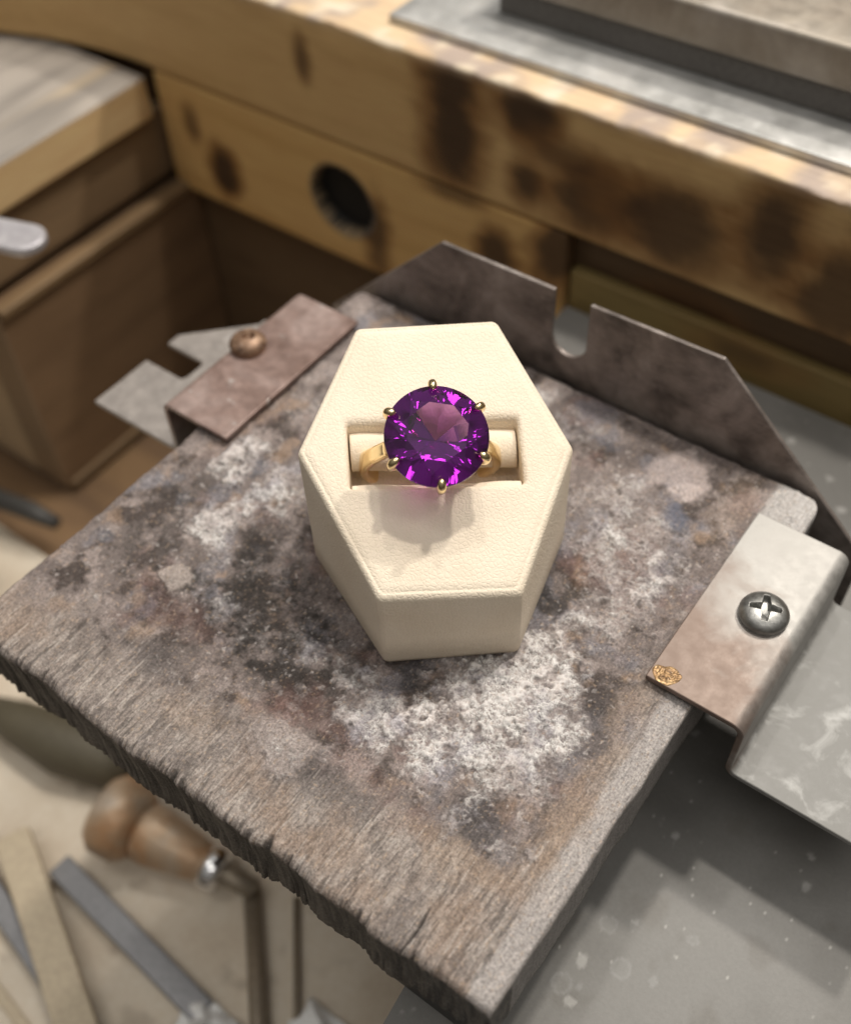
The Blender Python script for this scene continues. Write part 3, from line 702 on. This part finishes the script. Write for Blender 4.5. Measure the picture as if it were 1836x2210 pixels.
for q in (.2, .4, .6, .8): rings.append([bx(o_[0] * (1 - q) + i_[0] * q, o_[1] * (1 - q) + i_[1] * q, top(o_[0] * (1 - q) + i_[0] * q, o_[1] * (1 - q) + i_[1] * q)) for o_, i_ in zip(ho, hi_)])
for a_ in (0, 20, 45, 70, 90):
    a_ = math.radians(a_); addring(SR(.10 - .10 * math.sin(a_)), lambda a, b, a_=a_: top(a, b) - .09 * (1 - math.cos(a_)))
for dz in (.3, .6, 1.0): addring(SR(0), lambda a, b, dz=dz: top(a, b) - dz)
V = [p for r_ in rings for p in r_]; F = []
for i in range(len(rings) - 1):
    for k in range(NA): F.append([i * NA + k, i * NA + (k + 1) % NA, (i + 1) * NA + (k + 1) % NA, (i + 1) * NA + k])
F.append([(len(rings) - 1) * NA + k for k in range(NA)]); F.append(list(range(NA))[::-1])
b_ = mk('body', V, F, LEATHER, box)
TN = np.array((0, 0, 1.)) - GX * U - GY * Vd; TN /= np.linalg.norm(TN)
def roll(v0, depth, r, squash, sag, u0=-1.28, u1=1.2, notch=0):
    V = []; F = []; nu, na = 60, 40
    for i in range(nu):
        u = u0 + (u1 - u0) * i / (nu - 1)
        for k in range(na):
            a = 2 * math.pi * k / na
            vv = v0 + r * math.cos(a); hh = -depth + r * squash * math.sin(a) - sag * math.exp(-((u) / .8) ** 2) * max(0, math.sin(a)) + .012 * math.sin(u * 7 + v0 * 9)
            V.append(bx(u, vv, top(u, vv) + hh))
    for i in range(nu - 1):
        for k in range(na): F.append([i * na + k, (i + 1) * na + k, (i + 1) * na + (k + 1) % na, i * na + (k + 1) % na])
    F.append(list(range(na))); F.append([(nu - 1) * na + k for k in range(na)][::-1])
    return V, F
v, f = roll(.30, .40, .25, .95, .02); mk('back_cushion', v, f, CUSH, box)
v, f = roll(-.52, .28, .19, 1.15, .05); mk('front_cushion', v, f, CUSH, box)

# ------------------------------------------------------------------ ring
TILT = math.radians(7)
RU = U - TN * U.dot(TN); RU /= np.linalg.norm(RU); RV = np.cross(TN, RU)          # in the plane of the box top
RN = TN * math.cos(TILT) - RV * math.sin(TILT); RB = np.cross(RN, RU)
RO = bx(-.08, -.04, top(-.08, -.04))
def rg(a, b, n): return RO + RU * a + RB * b + RN * n
ring = tag(empty('ring', RO - TN * 1.3), 'gold ring with large round purple gemstone in six claws', 'ring')
GR = 0.735; GZ = 0.90                       # girdle radius and height
def gem():
    pts = []; R = GR
    tr = .60 * R; ch = .17 * 2 * R * .9; pd = .405 * 2 * R
    for i in range(8): a = math.pi / 4 * i + .2; pts.append((tr * math.cos(a), tr * math.sin(a), ch))
    for i in range(8):
        a = math.pi / 4 * i + .2 + math.pi / 8; rr = .81 * R; pts.append((rr * math.cos(a), rr * math.sin(a), ch * .60))
    for i in range(64):
        a = math.pi / 32 * i + .2; pts.append((R * math.cos(a), R * math.sin(a), .018)); pts.append((R * math.cos(a), R * math.sin(a), -.018))
    for i in range(8):
        a = math.pi / 4 * (i + .5) + .2; rr = .42 * R; pts.append((rr * math.cos(a), rr * math.sin(a), -.018 - pd * (1 - .42 * math.cos(math.pi / 8) + .004)))
    pts.append((0, 0, -.018 - pd))
    bm = bmesh.new()
    for p in pts: bm.verts.new(p)
    bmesh.ops.convex_hull(bm, input=bm.verts); bmesh.ops.recalc_face_normals(bm, faces=bm.faces)
    bm.verts.ensure_lookup_table(); bm.verts.index_update()
    V = [rg(v_.co.x, v_.co.y, GZ + v_.co.z) for v_ in bm.verts]; F = [[q.index for q in f_.verts] for f_ in bm.faces]; bm.free(); return V, F
v, f = gem(); g_ = mk('gemstone', v, f, GEM, ring, smooth=False)
for i in range(6):
    a = math.radians(90 + 60 * i + 1); c_, s_ = math.cos(a), math.sin(a)
    P_ = lambda r, n: rg(r * c_, r * s_, n)
    path = [P_(.36, .12), P_(.50, .38), P_(.66, .68), P_(GR + .03, GZ - .06), P_(GR + .03, GZ + .03), P_(GR + .01, GZ + .085), P_(GR - .04, GZ + .125), P_(GR - .075, GZ + .135), P_(GR - .095, GZ + .13)]
    v, f = tube(path, [.05, .05, .054, .058, .062, .066, .06, .042, .012], 20); mk('prong', v, f, GOLD, ring)
for rr, n_, t_ in ((.43, .24, .05), (.60, .56, .045)):
    v, f = tube([rg(rr * math.cos(k), rr * math.sin(k), n_) for k in np.linspace(0, 2 * math.pi, 49)], t_, 12, False); mk('basket_ring', v, f, GOLD, ring)
# shank: a hoop whose shoulders rise to the setting
path = []
for k in np.linspace(-200, 20, 70): path.append((1.0 * math.cos(math.radians(k)), -.42 + 1.0 * math.sin(math.radians(k))))
path = [(-.60, .50), (-.68, .38), (-.78, .22), (-.87, .06)] + path + [(.87, .06), (.78, .22), (.68, .38), (.60, .50)]
V = []; F = []; sec = [(.5 * math.copysign(abs(math.cos(t)) ** .6, math.cos(t)), .5 * math.copysign(abs(math.sin(t)) ** .6, math.sin(t))) for t in np.linspace(0, 2 * math.pi, 24, endpoint=False)]
for i, p in enumerate(path):
    a = Vector(path[max(0, i - 1)]); b = Vector(path[min(len(path) - 1, i + 1)]); t = (b - a).normalized(); nn = Vector((-t.y, t.x))
    e_ = min(i, len(path) - 1 - i); wid = .30 if e_ > 8 else .22 + .01 * e_; thk = .15
    for (sa, sb) in sec: V.append(rg(p[0] + nn.x * sb * thk, sa * wid, p[1] + nn.y * sb * thk))
for i in range(len(path) - 1):
    for k in range(24): F.append([i * 24 + k, i * 24 + (k + 1) % 24, (i + 1) * 24 + (k + 1) % 24, (i + 1) * 24 + k])
F.append(list(range(24))); F.append([(len(path) - 1) * 24 + k for k in range(24)])
mk('shank', V, F, GOLD, ring)

# ------------------------------------------------------------------ tools lying below and at the left
BRASS = m_steel('worn copper and steel', (0.52, 0.27, 0.12), (0.50, 0.36, 0.24), (0.50, 0.44, 0.37), (0.35, 0.5), 0.6, 0.3)
STICK = m_plain('pale wooden stick', (0.55, 0.46, 0.33), 0.55); GREYB = m_plain('grey steel bar', (0.24, 0.24, 0.25), 0.45, 0.5)
PAPER = m_plain('white paper', (0.86, 0.86, 0.85), 0.7, var=.08, bump=.003); ROD = m_plain('dull rod', (0.30, 0.25, 0.19), 0.4, 0.4); OLV = m_plain('dark olive handle', (0.10, 0.085, 0.055), 0.6)
LZ = FZ + .06
hd = tag(empty('torch_head', (-5, -3.9, LZ)), 'copper and steel torch nozzle with bulky round end', 'torch nozzle')
a0, a1 = Vector((-6.35, -4.15, LZ + 1.05)), Vector((-3.3, -3.55, LZ + .55))
v, f = lathe(a0, a1, [(-.35, .0), (-.33, .8), (-.1, 1.0), (.5, .98), (.75, .78)], 40); mk('end_cap', v, f, BRASS, hd)
v, f = lathe(a0, a1, [(.72, .62), (.9, .70), (1.2, .72), (2.3, .52), (2.9, .40), (3.0, .0)], 40); mk('nozzle', v, f, BRASS, hd)
v, f = lathe(a0, a1, [(2.9, .3), (3.3, .26), (3.9, .24), (3.95, .0)], 24); mk('tip', v, f, ROD, hd)
CHROME = m_plain('polished collar', (0.85, 0.85, 0.87), 0.12, 1.0, var=.1, bump=.001)
v, f = lathe(a0, a1, [(2.55, .40), (2.6, .50), (2.72, .56), (2.9, .56), (3.02, .50), (3.06, .25)], 32); mk('glint_band', v, f, CHROME, hd)  # bright band added to give the nozzle its white highlight
v, f = tube([(-2.75, -3.35, LZ + .22), (-.2, -5.9, LZ + .22), (1.5, -7.6, LZ + .22)], .22, 20)
tag(mk('metal_rod', v, f, ROD, origin=(-1, -5, LZ)), 'thick dull rod leading down from the torch nozzle tip', 'rod')
v, f = tube([(-1.75, -2.9, LZ + .1), (.04, -5.0, LZ + .1), (1.6, -6.9, LZ + .1)], .09, 14)
tag(mk('thin_wire', v, f, ROD, origin=(0, -5, LZ)), 'thin brown wire right of the thick rod', 'wire')
def bar(name, p0, p1, wdt, hgt, z0, mat, lab, cat, r=.06):
    p0, p1 = Vector(p0), Vector(p1); L = (p1 - p0).length
    v, f = rbox((0, -wdt / 2, 0), (L, wdt / 2, hgt), min(r, hgt * .45), .5)
    d = (p1 - p0).normalized(); R_ = np.array(((d.x, -d.y, 0), (d.y, d.x, 0), (0, 0, 1)))
    v = v @ R_.T + np.array((p0.x, p0.y, z0))
    return tag(mk(name, v, f, mat, origin=(p0.x, p0.y, z0), merge=True), lab, cat)
bar('wooden_stick', (-8.2, -5.9), (-2.2, -8.6), .85, .35, LZ + .45, STICK, 'pale flat wooden stick lying across dark bars at lower left', 'stick')
bar('steel_bar', (-6.9, -5.7), (-1.7, -6.1), .62, .4, LZ, GREYB, 'dark grey steel bar right of the pale wooden stick', 'bar')
bar('steel_file', (-8.2, -7.0), (-3.5, -7.9), .55, .4, LZ, GREYB, 'dark grey flat file under the pale wooden stick', 'file')
bar('thin_strip', (-7.4, -8.3), (-3, -8.9), .25, .1, LZ, STICK, 'thin pale strip in the lower left corner', 'strip')
v, f = tube([(-11.6, -4.0, LZ + .7), (-10.3, -3.75, LZ + .75), (-8.9, -3.5, LZ + .8), (-7.7, -3.1, LZ + .6), (-6.7, -2.6, LZ + .5)], [.35, .6, .8, .75, .4], 24)
tag(mk('tool_handle', v, f, OLV, origin=(-9, -2.7, LZ)), 'dark olive rounded tool handle behind the board at left', 'handle')
def crumple(cx, cy, rx, ry, hz, seed, name, lab):
    n = 36; V = []; F = []
    for i in range(n):
        for j in range(n):
            a, b = i / (n - 1) * 2 - 1, j / (n - 1) * 2 - 1; q = np.array((a * 2.1, b * 2.1, 0.))
            V.append((cx + rx * (a + .12 * float(pn(q, seed + 1))), cy + ry * (b + .12 * float(pn(q, seed + 2))), LZ + .05 + hz * (1 - .6 * max(abs(a), abs(b)) ** 2) * (.55 + .5 * float(pn(q * .8, seed)))))
    for i in range(n - 1):
        for j in range(n - 1): F.append([i * n + j, (i + 1) * n + j, (i + 1) * n + j + 1, i * n + j + 1])
    o = mk(name, V, F, PAPER, origin=(cx, cy, LZ), smooth=True); s_ = o.modifiers.new('thickness', 'SOLIDIFY'); s_.thickness = .02 * S
    return tag(o, lab, 'paper')
crumple(-1.3, -6.4, .8, .6, .9, 3, 'crumpled_paper', 'crumpled white paper at the bottom edge beside the rod')
crumple(1.1, -4.95, 1.1, .5, .7, 6, 'crumpled_paper', 'crumpled white paper at the bottom edge by the base plate')
v, f = tube([(-18.5, .4, LZ + 1.2), (-15.3, 1.05, LZ + 1.2), (-14.4, 1.2, LZ + 1.1)], [.28, .3, .2], 20)
tag(mk('black_rod', v, f, DARK, origin=(-16, .9, LZ)), 'dark round rod at the left edge below the side panel', 'rod')
# pliers: flat rounded handle end entering at the left
def stadium(cx, cy, L, r, ang, n=14):
    pts = [(r * math.cos(a), r * math.sin(a)) for a in np.linspace(-math.pi / 2, math.pi / 2, n)] + [(-L, r * .85), (-L, -r * .85)]
    return [(cx + p[0] * math.cos(ang) - p[1] * math.sin(ang), cy + p[0] * math.sin(ang) + p[1] * math.cos(ang)) for p in pts]
TOOLM = m_steel('pale tool steel', (0.50, 0.48, 0.52), (0.60, 0.58, 0.61), (0.68, 0.66, 0.68), (0.3, 0.45), 1.0, 0.5)
v, f = prism(stadium(-12.1, 2.25, 5, .48, .30), 2, -.25, 0.0)
sp_ = tag(empty('spatula', (-12.1, 2.25, -.25)), 'pale metal rounded tool end poking in at left edge', 'tool')
mk('blade', v, f, TOOLM, sp_, smooth=False, bevel=.08)
v, f = lathe((-12.75, 2.12, -.02), (-12.75, 2.12, 1), [(0, .0), (.0, .12), (.035, .11), (.04, 0)], 18); mk('rivet', v, f, DARK, sp_)

for o in list(bpy.data.objects):
    if 'org' in o: del o['org']
